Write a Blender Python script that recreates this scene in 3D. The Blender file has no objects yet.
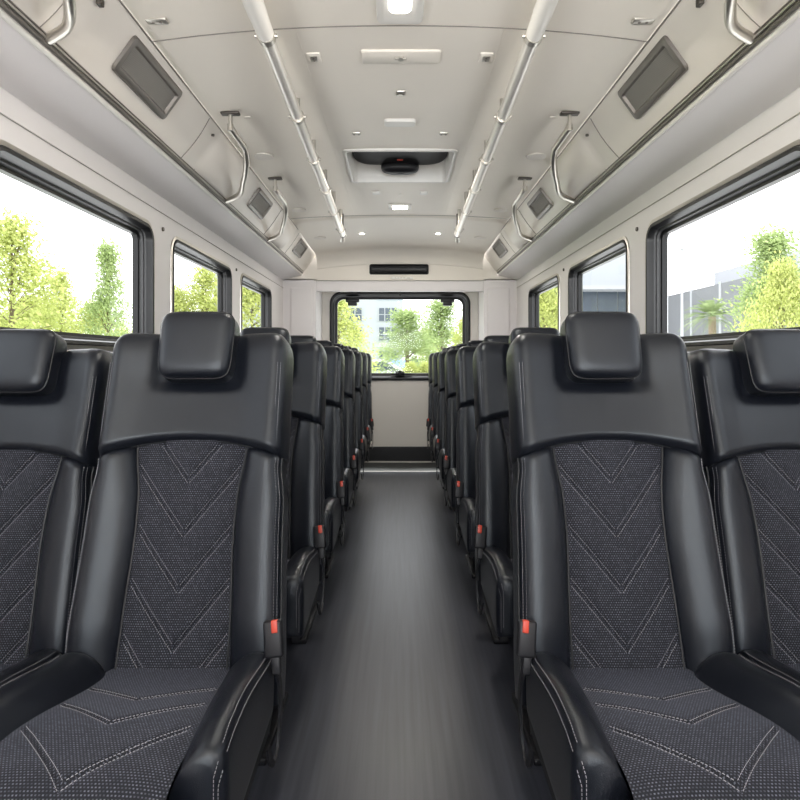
import bpy, bmesh, math, random
from mathutils import Vector, Matrix
from mathutils.geometry import tessellate_polygon
random.seed(7)
PI = math.pi
col = bpy.context.scene.collection
CAMZ = 1.12

# ------------------------------------------------------------------ materials
def new_mat(name):
    m = bpy.data.materials.new(name); m.use_nodes = True
    nt = m.node_tree; b = nt.nodes['Principled BSDF']
    return m, nt, b

def simple(name, rgb, rough=.5, metal=0, spec=.5, noise=0, nscale=30, bump=0, bscale=400, coat=0, emis=None, estr=0, stint=None):
    m, nt, b = new_mat(name)
    b.inputs['Base Color'].default_value = (*rgb, 1)
    b.inputs['Roughness'].default_value = rough
    b.inputs['Metallic'].default_value = metal
    b.inputs['Specular IOR Level'].default_value = spec
    b.inputs['Coat Weight'].default_value = coat
    if stint: b.inputs['Specular Tint'].default_value = (*stint, 1)
    tc = nt.nodes.new('ShaderNodeTexCoord')
    if noise:
        n = nt.nodes.new('ShaderNodeTexNoise'); n.inputs['Scale'].default_value = nscale; n.inputs['Detail'].default_value = 5
        nt.links.new(tc.outputs['Object'], n.inputs['Vector'])
        mx = nt.nodes.new('ShaderNodeMix'); mx.data_type = 'RGBA'
        mx.inputs[6].default_value = (*[c*(1-noise) for c in rgb], 1)
        mx.inputs[7].default_value = (*[min(1, c*(1+noise)) for c in rgb], 1)
        nt.links.new(n.outputs['Fac'], mx.inputs[0]); nt.links.new(mx.outputs[2], b.inputs['Base Color'])
    if bump:
        v = nt.nodes.new('ShaderNodeTexVoronoi'); v.inputs['Scale'].default_value = bscale
        nt.links.new(tc.outputs['Object'], v.inputs['Vector'])
        bp = nt.nodes.new('ShaderNodeBump'); bp.inputs['Strength'].default_value = bump; bp.inputs['Distance'].default_value = .001
        nt.links.new(v.outputs['Distance'], bp.inputs['Height']); nt.links.new(bp.outputs['Normal'], b.inputs['Normal'])
    if emis:
        b.inputs['Emission Color'].default_value = (*emis, 1); b.inputs['Emission Strength'].default_value = estr
    return m

M = {}
M['leather'] = simple('black_leather', (.0062, .0073, .0108), .285, spec=.42, stint=(.90, .955, 1), noise=.12, nscale=9, bump=.25, bscale=900)
M['leather_dark'] = simple('black_leather_piping', (.008, .009, .011), .45)
M['plastic'] = simple('black_plastic', (.008, .008, .010), .45, spec=.3, noise=.1)
M['rubber'] = simple('black_rubber', (.008, .008, .009), .36, spec=.35, noise=.1)
M['rubber_grey'] = simple('grey_rubber', (.045, .045, .048), .35, noise=.1)
M['thread'] = simple('grey_thread', (.24, .24, .26), .7, noise=.1)
M['wall'] = simple('pale_wall_panel', (.73, .70, .70), .45, noise=.02, nscale=4, bump=.05, bscale=300)
M['ceiling'] = simple('ceiling_panel', (.79, .74, .665), .5, noise=.03, nscale=3, bump=.06, bscale=260)
M['duct'] = simple('duct_panel', (.71, .665, .61), .42, noise=.04, nscale=5)
M['rear'] = simple('rear_panel', (.71, .68, .63), .48, noise=.02, nscale=3)
M['white_plastic'] = simple('white_plastic', (.72, .70, .66), .35, noise=.02)
M['dash'] = simple('dark_dash_panel', (.10, .10, .105), .6)
M['seam'] = simple('dark_seam', (.20, .18, .16), .6)
M['seam_light'] = simple('soft_seam', (.42, .40, .37), .6)
M['steel'] = simple('brushed_steel', (.80, .77, .72), .34, metal=.6, noise=.05, nscale=40)
M['satin'] = simple('satin_aluminium', (.60, .57, .52), .30, metal=.9, noise=.05, nscale=60)
M['bronze'] = simple('dark_bracket_metal', (.09, .08, .07), .4, metal=.6, noise=.1)
M['vent_frame'] = simple('vent_frame_metal', (.17, .155, .14), .35, metal=.5, noise=.1)
M['red'] = simple('red_button', (.42, .035, .014), .4, noise=.05)
M['glow'] = simple('lamp_glow', (1, .97, .9), .4, emis=(1, .95, .86), estr=6)
M['bark'] = simple('tree_bark', (.16, .12, .08), .9, noise=.4, nscale=12)
M['bark_palm'] = simple('palm_bark', (.30, .24, .17), .9, noise=.4, nscale=20)
M['bwhite'] = simple('white_render', (.40, .42, .45), .8, noise=.03, nscale=.6)
M['bgrey'] = simple('grey_cladding', (.20, .205, .22), .7, noise=.08, nscale=.5)
M['bgrey_light'] = simple('pale_grey_roof', (.42, .43, .46), .7, noise=.05)
M['bglass'] = simple('building_glass', (.07, .09, .12), .3, noise=.25, nscale=2)
M['bred'] = simple('red_stripe', (.6, .25, .22), .6, noise=.05)
M['bblue'] = simple('pale_blue_marks', (.33, .42, .55), .6)
M['car_white'] = simple('white_car_paint', (.55, .57, .6), .25, coat=.5)
M['car_blue'] = simple('blue_car_paint', (.06, .17, .34), .25, coat=.5)
M['tyre'] = simple('tyre_rubber', (.02, .02, .02), .8)
M['concrete'] = simple('pale_concrete', (.68, .68, .66), .9, noise=.06, nscale=.4)
M['smoked'] = simple('smoked_plastic', (.006, .006, .007), .5, spec=.12, noise=.1)
M['mat'] = simple('ribbed_rubber_mat', (.035, .038, .036), .6, noise=.15)

# fabric: woven dots driven by the metre-scaled UV map
def fabric():
    m, nt, b = new_mat('woven_fabric')
    N = nt.nodes.new; L = nt.links.new
    uv = N('ShaderNodeTexCoord'); sep = N('ShaderNodeSeparateXYZ'); L(uv.outputs['UV'], sep.inputs[0])
    def mth(op, a, bb=None):
        n = N('ShaderNodeMath'); n.operation = op
        for i, v in enumerate((a, bb)):
            if v is None: continue
            if isinstance(v, (int, float)): n.inputs[i].default_value = v
            else: L(v, n.inputs[i])
        return n.outputs[0]
    P = 205.0
    ysc = mth('MULTIPLY', sep.outputs[1], P)
    row = mth('FLOOR', ysc)
    off = mth('MULTIPLY', mth('MODULO', row, 2.0), .5)
    xs = mth('ADD', mth('MULTIPLY', sep.outputs[0], P*.9), off)
    fx = mth('ABSOLUTE', mth('SUBTRACT', mth('FRACT', xs), .5))
    fy = mth('ABSOLUTE', mth('SUBTRACT', mth('FRACT', ysc), .5))
    dx = mth('SUBTRACT', .27, fx); dy = mth('SUBTRACT', .24, fy)
    mn = mth('MULTIPLY', mth('MINIMUM', dx, dy), 12.0)
    cl = N('ShaderNodeClamp'); L(mn, cl.inputs[0])
    cell = N('ShaderNodeCombineXYZ'); L(mth('FLOOR', xs), cell.inputs[0]); L(row, cell.inputs[1])
    wn = N('ShaderNodeTexWhiteNoise'); wn.noise_dimensions = '2D'; L(cell.outputs[0], wn.inputs['Vector'])
    amt = mth('MULTIPLY', cl.outputs[0], mth('ADD', mth('MULTIPLY', wn.outputs['Value'], .75), .25))
    mx = N('ShaderNodeMix'); mx.data_type = 'RGBA'
    mx.inputs[6].default_value = (.0085, .009, .0125, 1); mx.inputs[7].default_value = (.115, .122, .155, 1)
    L(amt, mx.inputs[0]); L(mx.outputs[2], b.inputs['Base Color'])
    b.inputs['Roughness'].default_value = .85
    b.inputs['Specular IOR Level'].default_value = .25
    b.inputs['Sheen Weight'].default_value = .12
    b.inputs['Sheen Tint'].default_value = (.6, .65, .85, 1)
    bp = N('ShaderNodeBump'); bp.inputs['Strength'].default_value = .6; bp.inputs['Distance'].default_value = .0012
    L(cl.outputs[0], bp.inputs['Height']); L(bp.outputs['Normal'], b.inputs['Normal'])
    return m
M['fabric'] = fabric()

def floor_mat():
    m, nt, b = new_mat('vinyl_floor')
    N = nt.nodes.new; L = nt.links.new
    tc = N('ShaderNodeTexCoord')
    mp = N('ShaderNodeMapping'); mp.inputs['Scale'].default_value = (60, 1.6, 1); L(tc.outputs['Object'], mp.inputs[0])
    n = N('ShaderNodeTexNoise'); n.inputs['Scale'].default_value = 1.0; n.inputs['Detail'].default_value = 6; L(mp.outputs[0], n.inputs[0])
    mp2 = N('ShaderNodeMapping'); mp2.inputs['Scale'].default_value = (5, .15, 1); L(tc.outputs['Object'], mp2.inputs[0])
    n2 = N('ShaderNodeTexNoise'); n2.inputs['Scale'].default_value = 1.0; L(mp2.outputs[0], n2.inputs[0])
    mm = N('ShaderNodeMath'); mm.operation = 'MULTIPLY_ADD'; L(n.outputs[0], mm.inputs[0]); mm.inputs[1].default_value = .7; 
    m3 = N('ShaderNodeMath'); m3.operation = 'MULTIPLY'; L(n2.outputs[0], m3.inputs[0]); m3.inputs[1].default_value = .3
    L(m3.outputs[0], mm.inputs[2])
    cr = N('ShaderNodeValToRGB'); L(mm.outputs[0], cr.inputs[0])
    cr.color_ramp.elements[0].position = .3; cr.color_ramp.elements[0].color = (.024, .026, .034, 1)
    cr.color_ramp.elements[1].position = .72; cr.color_ramp.elements[1].color = (.058, .062, .080, 1)
    L(cr.outputs[0], b.inputs['Base Color'])
    b.inputs['Roughness'].default_value = .36; b.inputs['Specular IOR Level'].default_value = .5
    bp = N('ShaderNodeBump'); bp.inputs['Strength'].default_value = .15; bp.inputs['Distance'].default_value = .001
    L(n.outputs[0], bp.inputs['Height']); L(bp.outputs['Normal'], b.inputs['Normal'])
    return m
M['floor'] = floor_mat()

def glass_mat(tint=(.96, .97, .97), refl=.035):
    m = bpy.data.materials.new('window_glass'); m.use_nodes = True
    nt = m.node_tree; nt.nodes.clear(); N = nt.nodes.new; L = nt.links.new
    out = N('ShaderNodeOutputMaterial'); tr = N('ShaderNodeBsdfTransparent'); gl = N('ShaderNodeBsdfGlossy')
    tr.inputs[0].default_value = (*tint, 1); gl.inputs['Roughness'].default_value = .02
    fr = N('ShaderNodeValue'); fr.outputs[0].default_value = refl
    mx = N('ShaderNodeMixShader'); L(fr.outputs[0], mx.inputs[0]); L(tr.outputs[0], mx.inputs[1]); L(gl.outputs[0], mx.inputs[2])
    L(mx.outputs[0], out.inputs[0])
    return m
M['glass'] = glass_mat()
M['glass_rear'] = glass_mat((.95, .97, .97), .005)

def grille_mat():
    m, nt, b = new_mat('vent_grille')
    N = nt.nodes.new; L = nt.links.new
    tc = N('ShaderNodeTexCoord'); w = N('ShaderNodeTexWave'); w.inputs['Scale'].default_value = 45; w.bands_direction = 'Y'
    L(tc.outputs['Object'], w.inputs[0])
    mx = N('ShaderNodeMix'); mx.data_type = 'RGBA'; mx.inputs[6].default_value = (.17, .16, .145, 1); mx.inputs[7].default_value = (.24, .225, .205, 1)
    L(w.outputs['Fac'], mx.inputs[0]); L(mx.outputs[2], b.inputs['Base Color']); b.inputs['Roughness'].default_value = .6
    return m
M['grille'] = grille_mat()

def leaf_mat(name, dark, light):
    m = bpy.data.materials.new(name); m.use_nodes = True
    nt = m.node_tree; nt.nodes.clear(); N = nt.nodes.new; L = nt.links.new
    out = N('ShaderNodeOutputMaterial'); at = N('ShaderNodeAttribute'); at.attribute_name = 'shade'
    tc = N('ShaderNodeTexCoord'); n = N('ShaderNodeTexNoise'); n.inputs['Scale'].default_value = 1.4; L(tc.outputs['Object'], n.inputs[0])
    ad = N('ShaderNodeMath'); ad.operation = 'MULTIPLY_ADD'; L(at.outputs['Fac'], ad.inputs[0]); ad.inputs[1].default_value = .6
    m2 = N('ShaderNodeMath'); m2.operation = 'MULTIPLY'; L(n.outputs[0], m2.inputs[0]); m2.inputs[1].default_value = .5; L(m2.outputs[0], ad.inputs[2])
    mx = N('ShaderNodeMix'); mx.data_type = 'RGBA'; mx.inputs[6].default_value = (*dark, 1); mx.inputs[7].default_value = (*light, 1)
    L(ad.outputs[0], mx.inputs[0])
    d = N('ShaderNodeBsdfDiffuse'); t = N('ShaderNodeBsdfTranslucent'); ms = N('ShaderNodeMixShader'); ms.inputs[0].default_value = .35
    L(mx.outputs[2], d.inputs[0]); L(mx.outputs[2], t.inputs[0]); L(d.outputs[0], ms.inputs[1]); L(t.outputs[0], ms.inputs[2]); L(ms.outputs[0], out.inputs[0])
    return m
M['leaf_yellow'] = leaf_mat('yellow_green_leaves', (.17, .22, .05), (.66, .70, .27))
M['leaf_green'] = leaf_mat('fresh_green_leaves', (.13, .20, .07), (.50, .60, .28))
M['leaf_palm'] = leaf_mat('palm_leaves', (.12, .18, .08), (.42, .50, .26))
M['grass'] = simple('grass', (.22, .30, .07), .9, noise=.3, nscale=3)

# ------------------------------------------------------------------ helpers
def mesh_obj(name, verts, faces, mat, parent=None, smooth=True, uvs=None, loc=None):
    me = bpy.data.meshes.new(name); me.from_pydata([tuple(v) for v in verts], [], faces); me.update()
    if uvs is not None:
        ul = me.uv_layers.new(name='UVMap')
        for p in me.polygons:
            for li in p.loop_indices: ul.data[li].uv = uvs[me.loops[li].vertex_index]
    bm = bmesh.new(); bm.from_mesh(me)
    bmesh.ops.recalc_face_normals(bm, faces=bm.faces) if uvs is None else None
    bm.to_mesh(me); bm.free()
    mats = mat if isinstance(mat, (list, tuple)) else [mat]
    for mm in mats: me.materials.append(mm)
    if smooth: me.shade_smooth()
    o = bpy.data.objects.new(name, me); col.objects.link(o)
    if parent: o.parent = parent
    if loc: o.location = loc
    return o

class MB:
    def __init__(s): s.v = []; s.f = []
    def add(s, verts, faces):
        n = len(s.v); s.v += [tuple(v) for v in verts]; s.f += [tuple(i+n for i in f) for f in faces]
    def box(s, x0, x1, y0, y1, z0, z1, bev=0, mtx=None):
        bm = bmesh.new(); bmesh.ops.create_cube(bm, size=1)
        for v in bm.verts: v.co = Vector(((x0+x1)/2+v.co.x*(x1-x0), (y0+y1)/2+v.co.y*(y1-y0), (z0+z1)/2+v.co.z*(z1-z0)))
        if bev: bmesh.ops.bevel(bm, geom=list(bm.edges), offset=bev, segments=3, profile=.5, affect='EDGES')
        if mtx is not None: bm.transform(mtx)
        bm.verts.index_update()
        s.add([v.co.copy() for v in bm.verts], [[v.index for v in f.verts] for f in bm.faces]); bm.free()
    def tube(s, pts, r, n=14, cap=True):
        pts = [Vector(p) for p in pts]; rings = []
        rr = r if isinstance(r, (list, tuple)) else [r]*len(pts)
        t0 = (pts[1]-pts[0]).normalized(); up = Vector((0, 0, 1)) if abs(t0.z) < .9 else Vector((1, 0, 0))
        u = t0.cross(up).normalized()
        for i, p in enumerate(pts):
            t = (pts[min(i+1, len(pts)-1)]-pts[max(i-1, 0)]).normalized()
            u = (u - t*u.dot(t)).normalized(); w = t.cross(u)
            rings.append([p+(u*math.cos(a)+w*math.sin(a))*rr[i] for a in [2*PI*k/n for k in range(n)]])
        s.loft(rings, cap=cap)
    def loft(s, rings, cap=True, closed=True):
        n = len(rings[0]); v = [p for r in rings for p in r]; f = []
        for i in range(len(rings)-1):
            for k in range(n if closed else n-1):
                a = i*n+k; b = i*n+(k+1) % n; f.append((a, b, b+n, a+n))
        if cap and closed: f.append(tuple(range(n))[::-1]); f.append(tuple(range((len(rings)-1)*n, len(rings)*n)))
        s.add(v, f)
    def disc(s, c, r, h, axis='Z', n=24):
        c = Vector(c); rings = []
        for d, rad in ((0, r), (h*.8, r), (h, r*.9)):
            ring = []
            for k in range(n):
                a = 2*PI*k/n; x, y = rad*math.cos(a), rad*math.sin(a)
                ring.append(c+Vector({'Z': (x, y, d), 'Y': (x, d, y), 'X': (d, x, y)}[axis]))
            rings.append(ring)
        s.loft(rings)
    def build(s, name, mat, parent=None, smooth=True, auto=True, loc=None):
        o = mesh_obj(name, s.v, s.f, mat, parent, smooth, loc=loc)
        if smooth and auto:
            me = o.data; bm = bmesh.new(); bm.from_mesh(me)
            for e in bm.edges:
                if len(e.link_faces) == 2 and e.calc_face_angle(0) > .7: e.smooth = False
            bm.to_mesh(me); bm.free()
        return o

def smooth_path(pts, n=6):
    pts = [Vector(p) for p in pts]; out = []
    for i in range(len(pts)-1):
        p0 = pts[max(i-1, 0)]; p1 = pts[i]; p2 = pts[i+1]; p3 = pts[min(i+2, len(pts)-1)]
        for k in range(n):
            t = k/n
            out.append(.5*((2*p1)+(-p0+p2)*t+(2*p0-5*p1+4*p2-p3)*t*t+(-p0+3*p1-3*p2+p3)*t**3))
    out.append(pts[-1]); return out

def empty(name, loc, label=None, cat=None, group=None):
    o = bpy.data.objects.new(name, None); o.empty_display_size = .05; o.location = loc; col.objects.link(o)
    tag(o, label, cat, group); return o
def tag(o, label=None, cat=None, group=None, kind=None):
    if label: o['label'] = label
    if cat: o['category'] = cat
    if group: o['group'] = group
    if kind: o['kind'] = kind
    return o
def struct(o): o['kind'] = 'structure'; return o
def copy_tree(o, parent=None):
    c = o.copy(); col.objects.link(c); c.parent = parent
    for ch in list(o.children): copy_tree(ch, c)
    return c
def ss(a, b, x):
    t = max(0, min(1, (x-a)/(b-a))); return t*t*(3-2*t)

# ------------------------------------------------------------------ seat
TH = math.radians(17); HZ = .44; BL = .781
ct, st_ = math.cos(TH), math.sin(TH)
def bmap(x, v, p): return Vector((x, v*st_-p*ct, HZ+v*ct+p*st_))
HW = .220
def hw(v): return HW+.010*ss(.35, .0, v)-.010*math.exp(-((v-.45)/.05)**2)
def xs(v): return .117-.008*math.exp(-((v-.3)/.14)**2)+.010*ss(.38, .5, v)
def vL(x): return .512-.045*min(1, abs(x)/HW)**2.2
TIPS = [.418, .298, .178, .058, -.062]
SL = 1.27
def chev(x, v):
    d = min(abs(v-t-SL*abs(x)) for t in TIPS)/math.sqrt(1+SL*SL)
    return d
def panel_p(x, v):
    w = xs(v); u = min(1, abs(x)/w)
    p = .012*(1-u**4)-.004
    d = chev(x, v)
    p -= .008*math.exp(-(d/.005)**2)*ss(1.0, .86, abs(x)/w)
    # pillow between the chevrons
    p += .004*ss(0, .03, d)
    return p

def spline1(cps, n):
    pts = smooth_path([Vector((a, b, 0)) for a, b in cps], n); return [(q.x, q.y) for q in pts]

def stitch_line(mb, path, nrm, pitch=.0062, ln=.0042, w=.0011):
    """small raised thread stitches along a path; nrm(point index) gives the surface normal"""
    acc = 0.0
    for i in range(len(path)-1):
        a, b = path[i], path[i+1]; L = (b-a).length
        if L < 1e-6: continue
        t = (b-a)/L; n = nrm(i); s = t.cross(n).normalized()
        d = -acc
        while d+pitch <= L+1e-9:
            d += pitch
            c = a+t*d; q = []
            for (e, f, g) in ((-1, -1, 0), (1, -1, 0), (1, 1, 0), (-1, 1, 0), (-.6, 0, 1), (.6, 0, 1)):
                q.append(c+t*e*ln/2+s*f*w/2+n*(.0011*g))
            mb.add(q, [(0, 1, 5, 4), (1, 2, 5), (2, 3, 4, 5), (3, 0, 4)])
        acc = L-d if d > 0 else acc+L
        if acc >= pitch: acc = 0

BN = Vector((0, -ct, st_))
def bol_profile():
    return spline1([(0, -.016), (.05, .004), (.22, .026), (.5, .040), (.75, .042), (.92, .030), (1.0, .006), (1.005, -.03), (1.0, -.075), (.93, -.10), (.7, -.105)], 5)
def bol_p(fr):
    pr = bol_profile(); best = min(pr[:36], key=lambda q: abs(q[0]-fr)); return best[1]

def make_back_side(sign, parent):
    prof = bol_profile(); NV = 60; rings = []
    for i in range(NV+1):
        vv = i/NV; ring = []
        for fr, p in prof:
            v0 = vv*.49
            x = xs(v0)+(hw(v0)-xs(v0))*fr
            top = vL(x)-.001; v = -.05+(top+.05)*vv
            x = xs(max(v, 0))+(hw(v)-xs(max(v, 0)))*fr
            sink = .012*ss(.975, 1, vv) if p > -.02 else 0
            ring.append(bmap(sign*x, v, p-sink-.012*ss(.12, 0, v)))
        rings.append(ring)
    mb = MB(); mb.loft(rings, closed=False)
    return mb.build('side_bolster', M['leather'], parent, auto=False)

def head_profile():
    h = [(0, .014), (.3, .017), (.55, .024), (.72, .034), (.85, .042), (.93, .036), (.978, .014), (1.0, -.03), (1.0, -.075), (.94, -.10), (.8, -.105), (0, -.106)]
    r = spline1(h, 5); l = [(-a, b) for a, b in r[1:-1]][::-1]
    return l+r    # closed loop

def make_head_panel(parent):
    prof = head_profile(); NV = 44; rings = []
    for i in range(NV+1):
        vv = i/NV; ring = []
        k = ss(.0, 1, vv)
        for fr, p in prof:
            x = fr*.215
            b = vL(x) if p > -.05 else vL(x)
            v = b+(BL-b)*(vv if vv < .8 else .8+.2*math.sin((vv-.8)/.2*PI/2))
            sc = 1-.10*ss(.80, 1, vv)**1.6*1.0
            pp = p
            if vv > .8:
                t = (vv-.8)/.2
                pp = (p+.03)*(math.sqrt(max(0, 1-t*t))*.62+.38*(1-t*t*.9))-.03
            if p > -.02:
                pp -= .014*(1-ss(0, .05, vv))
                pp -= .016*ss(.125, .085, abs(x))*ss(.62, .66, v)
                pp += .016*(1-min(1, vv/.65))**1.5*(1-.5*fr*fr)+.006*ss(.45, .8, vv)*(1-abs(fr))
            ring.append(bmap(x*sc, v, pp))
        rings.append(ring)
    low = [bmap(fr*.20, vL(fr*.215)+.002, -.06+.2*(p+.03)) for fr, p in prof]; rings.insert(0, low)
    top = [Vector(q)*.5+sum(rings[-1], Vector())/len(prof)*.5 for q in rings[-1]]; rings.append(top)
    mb = MB(); mb.loft(rings, cap=True)
    mb.f = mb.f[:-2]+[mb.f[-1]]
    return mb.build('head_panel', M['leather'], parent, auto=False)

def superbox(cx, cv, cp, a, b, c, e1=.28, n=40, m=28, taper=0, mapf=bmap):
    """rounded pillow box around (cx,cv,cp)"""
    rings = []
    def sp(t, e): return math.copysign(abs(t)**e, t)
    for i in range(m+1):
        ph = -PI/2+PI*i/m; ring = []
        for k in range(n):
            th = 2*PI*k/n
            x = a*sp(math.cos(ph), e1)*sp(math.cos(th), e1)
            v = b*sp(math.cos(ph), e1)*sp(math.sin(th), e1)
            p = c*sp(math.sin(ph), e1*1.5)
            x *= 1+taper*v/b
            ring.append(mapf(cx+x, cv+v, cp+p))
        rings.append(ring)
    mb = MB(); mb.loft(rings); return mb

def seat_common(root):
    # --- backrest shell behind the cushions
    mb = MB(); rings = []
    for i in range(31):
        v = -.06+.73*i/30; w = (hw(v)-.012); ring = []
        for k in range(32):
            a = 2*PI*k/32; c, s = math.cos(a), math.sin(a)
            ring.append(bmap(math.copysign(abs(c)**.35, c)*w, v, -.068+.045*math.copysign(abs(s)**.5, s)))
        rings.append(ring)
    mb.loft(rings); mb.build('back_shell', M['plastic'], root, auto=False)
    # --- fabric panel
    nx, nv = 84, 190; V = []; F = []; U = []
    for j in range(nv+1):
        for i in range(nx+1):
            f = -1+2*i/nx
            vt = -.045+(.552)*j/nv; x = f*xs(max(0, vt))*1.02
            v = -.045+(vL(x)+.051)*j/nv; x = f*xs(max(0, v))*1.06
            V.append(bmap(x, v, panel_p(x, v)+.0)); U.append((x, v))
    for j in range(nv):
        for i in range(nx):
            a = j*(nx+1)+i; F.append((a, a+1, a+nx+2, a+nx+1))
    mesh_obj('back_panel', V, F, M['fabric'], root, uvs=U)
    for s in (-1, 1): make_back_side(s, root)
    hp = make_head_panel(root)
    # --- headrest
    hr = superbox(0, .735, .018, .0885, .085, .055, e1=.34, taper=.03).build('headrest', M['leather'], root, auto=False)
    # piping round the headrest face
    ring = []
    for k in range(65):
        th = 2*PI*k/64; sp = lambda t: math.copysign(abs(t)**.34, t)
        v = .0840*sp(math.sin(th)); x = .0875*sp(math.cos(th))*(1+.03*v/.083)
        ring.append(bmap(x, .735+v, .018+.028))
    mb = MB(); mb.tube(ring, .0016, 6); mb.build('piping', M['leather_dark'], hr)
    # --- headrest posts
    for s in (-1, 1):
        mb = MB(); mb.tube([bmap(s*.05, .62, -.04), bmap(s*.05, .70, -.035)], .006, 10); mb.build('headrest_post', M['satin'], hr)
    # --- stitching on the backrest
    mb = MB(); nb = lambda i: BN
    for tip, sides in [(t, (-1, 1)) for t in TIPS[:-1]]+[(TIPS[-1], (-1,)), (TIPS[-1], (1,))]:
        for dlt in (-.0052, .0052):
            vv0 = tip+dlt*math.sqrt(1+SL*SL)
            for s in sides:
                pth = []
                for k in range(60):
                    x = .124*k/59; v = vv0+SL*x
                    if v < .003 or x > xs(max(v, 0))-.004 or v > vL(x)-.008: continue
                    pth.append(bmap(s*x, v, panel_p(x, v)+.0003))
                if len(pth) > 2: stitch_line(mb, pth, nb)
        if mb.v: mb.build('chevron_stitching', M['thread'], root, smooth=False)
        mb = MB()
    for s in (-1, 1):
        for fr in (.91, .965):
            pp = bol_p(fr)
            pth = [bmap(s*(xs(v)+(hw(v)-xs(v))*fr), v, pp+.0008-.012*ss(.12, 0, v)) for v in [.0+.465*k/40 for k in range(41)]]
            n = Vector((s*.5, -ct, st_)).normalized(); stitch_line(mb, pth, lambda i: n)
        mb.build('side_stitching', M['thread'], root, smooth=False); mb = MB()
        for fr, pp in ((.895, .0405), (.925, .037)):
            pth = [bmap(s*HW*fr, v, pp) for v in [.487+.205*k/20 for k in range(21)]]
            n = Vector((s*.6, -ct, st_)).normalized(); stitch_line(mb, pth, lambda i: n)
        mb.build('side_stitching', M['thread'], root, smooth=False); mb = MB()
    # --- dark piping between panel and bolsters, and under the head panel
    mb = MB()
    for s in (-1, 1):
        mb.tube([bmap(s*(xs(v)+.002), v, .003) for v in [vL(.12)*k/40 for k in range(41)]], .0022, 6)
        mb.tube([bmap(s*(hw(v)+.001), v, .003) for v in [.47*k/30 for k in range(31)]], .0022, 6)
    mb.tube([bmap(x, vL(x)-.001, .004+.012*(abs(x)/HW)**2) for x in [-.205+.41*k/60 for k in range(61)]], .0024, 6)
    mb.build('piping', M['leather_dark'], root)
    # --- cushion fabric
    CT = [(-.175, .62), (-.290, .75), (-.445, 1.05)]
    def cw(y): return .128+.020*ss(0, .40, -y)
    def cz(x, y):
        t = -y
        z = .455+.052*ss(.0, .34, t)
        if t > .40: z -= .055-.055*math.sqrt(max(0, 1-((t-.40)/.085)**2)) if t < .485 else .055+(t-.485)*3
        z += .008*(1-(min(1, abs(x)/.15))**4)
        d = min(abs(t-(-a)+m*abs(x))/math.sqrt(1+m*m) for a, m in CT)
        z -= .007*math.exp(-(d/.005)**2)*ss(1.0, .86, abs(x)/cw(y))
        return z
    nx, ny = 84, 150; V = []; F = []; U = []; Y = []; y = .04
    for j in range(ny+1):
        t = j/ny
        yy = .04-.524*min(1, t/.93); 
        for i in range(nx+1):
            x = (-1+2*i/nx)*cw(yy)*1.05
            if t <= .93: z = cz(x, yy); vv = yy
            else: z = cz(x, -.484)-.075*(t-.93)/.07; vv = -.484-.075*(t-.93)/.07
            V.append((x, yy, z)); U.append((x, vv))
    for j in range(ny):
        for i in range(nx):
            a = j*(nx+1)+i; F.append((a, a+nx+1, a+nx+2, a+1))
    mesh_obj('cushion_panel', V, F, M['fabric'], root, uvs=U)
    # --- cushion bolsters
    for s in (-1, 1):
        prof = spline1([(.0, .0), (.02, .40), (.04, .62), (.18, .80), (.42, .955), (.66, 1.0), (.86, .965), (.965, .86), (1.0, .66), (1.0, .35), (.985, .06), (.93, .0)], 4)
        rings = []; NY = 54
        for i in range(NY+1):
            t = i/NY; y = -.005-.415*t
            xi = cw(y)-.004; xo = .226+.004*t
            top = .512+.04*ss(0, .7, t)-.012*ss(.8, 1, t); bot = .385-.01*ss(.1, .95, t)
            # rounded ends
            e = 0
            if t < .09: e = 1-math.sqrt(1-((.09-t)/.09)**2)
            if t > .935: e = 1-math.sqrt(max(0, 1-((t-.935)/.065)**2))
            zc_ = bot+(top-bot)*.45; xc = (xi+xo)/2
            k = 1-e*(.55 if t < .5 else .38)
            ring = []
            for a, b in prof:
                x = xi+(xo-xi)*a; z = bot+(top-bot)*b
                if z > zc_ or t > .5: z = zc_+(z-zc_)*(1-e*(.5 if t < .5 else .2))
                x = (xi+(x-xi)*(1-e*.22)) if t > .5 else xc+(x-xc)*(1-e*.3)
                ring.append(Vector((s*x, y, z)))
            rings.append(ring)
        mb = MB(); mb.loft(rings); bo = mb.build('seat_bolster', M['leather'], root, auto=False)
        for aa, bb in ((.875, .962), (.955, .885)):
            sm = MB(); pth = []
            for i in range(60):
                t = .07+.86*i/59; y = -.005-.415*t
                xi = cw(y)-.004; xo = .226+.004*t
                top = .512+.04*ss(0, .7, t)-.012*ss(.8, 1, t); bot = .385-.01*ss(.1, .95, t)
                pth.append(Vector((s*(xi+(xo-xi)*aa), y, bot+(top-bot)*bb+.0015)))
            n = Vector((s*.5, 0, .86)).normalized(); stitch_line(sm, pth, lambda i: n)
            # down the front face
            p0 = pth[-1]; fr = [Vector((p0.x-s*.006*min(1, k/4), -.412-.0085*math.sin(min(1, k/6)*PI/2)+.0, p0.z-.012-.12*k/20)) for k in range(21)]
            sm.build('stitching', M['thread'], bo, smooth=False); sm = MB()
            stitch_line(sm, fr, lambda i: Vector((s*.3, -.95, 0)))
            sm.build('stitching', M['thread'], bo, smooth=False)
    # cushion chevron stitching
    mb = MB()
    for a, m in CT:
        for dl in (-.0052, .0052):
            for s in (-1, 1):
                pth = []
                for k in range(60):
                    x = .15*k/59; y = a+dl*math.sqrt(1+m*m)+m*x
                    if y > -.02 or abs(x) > cw(y)-.004: continue
                    pth.append(Vector((s*x, y, cz(x, y)+.0006)))
                if len(pth) > 2: stitch_line(mb, pth, lambda i: Vector((0, 0, 1)))
        mb.build('chevron_stitching', M['thread'], root, smooth=False); mb = MB()
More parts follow.
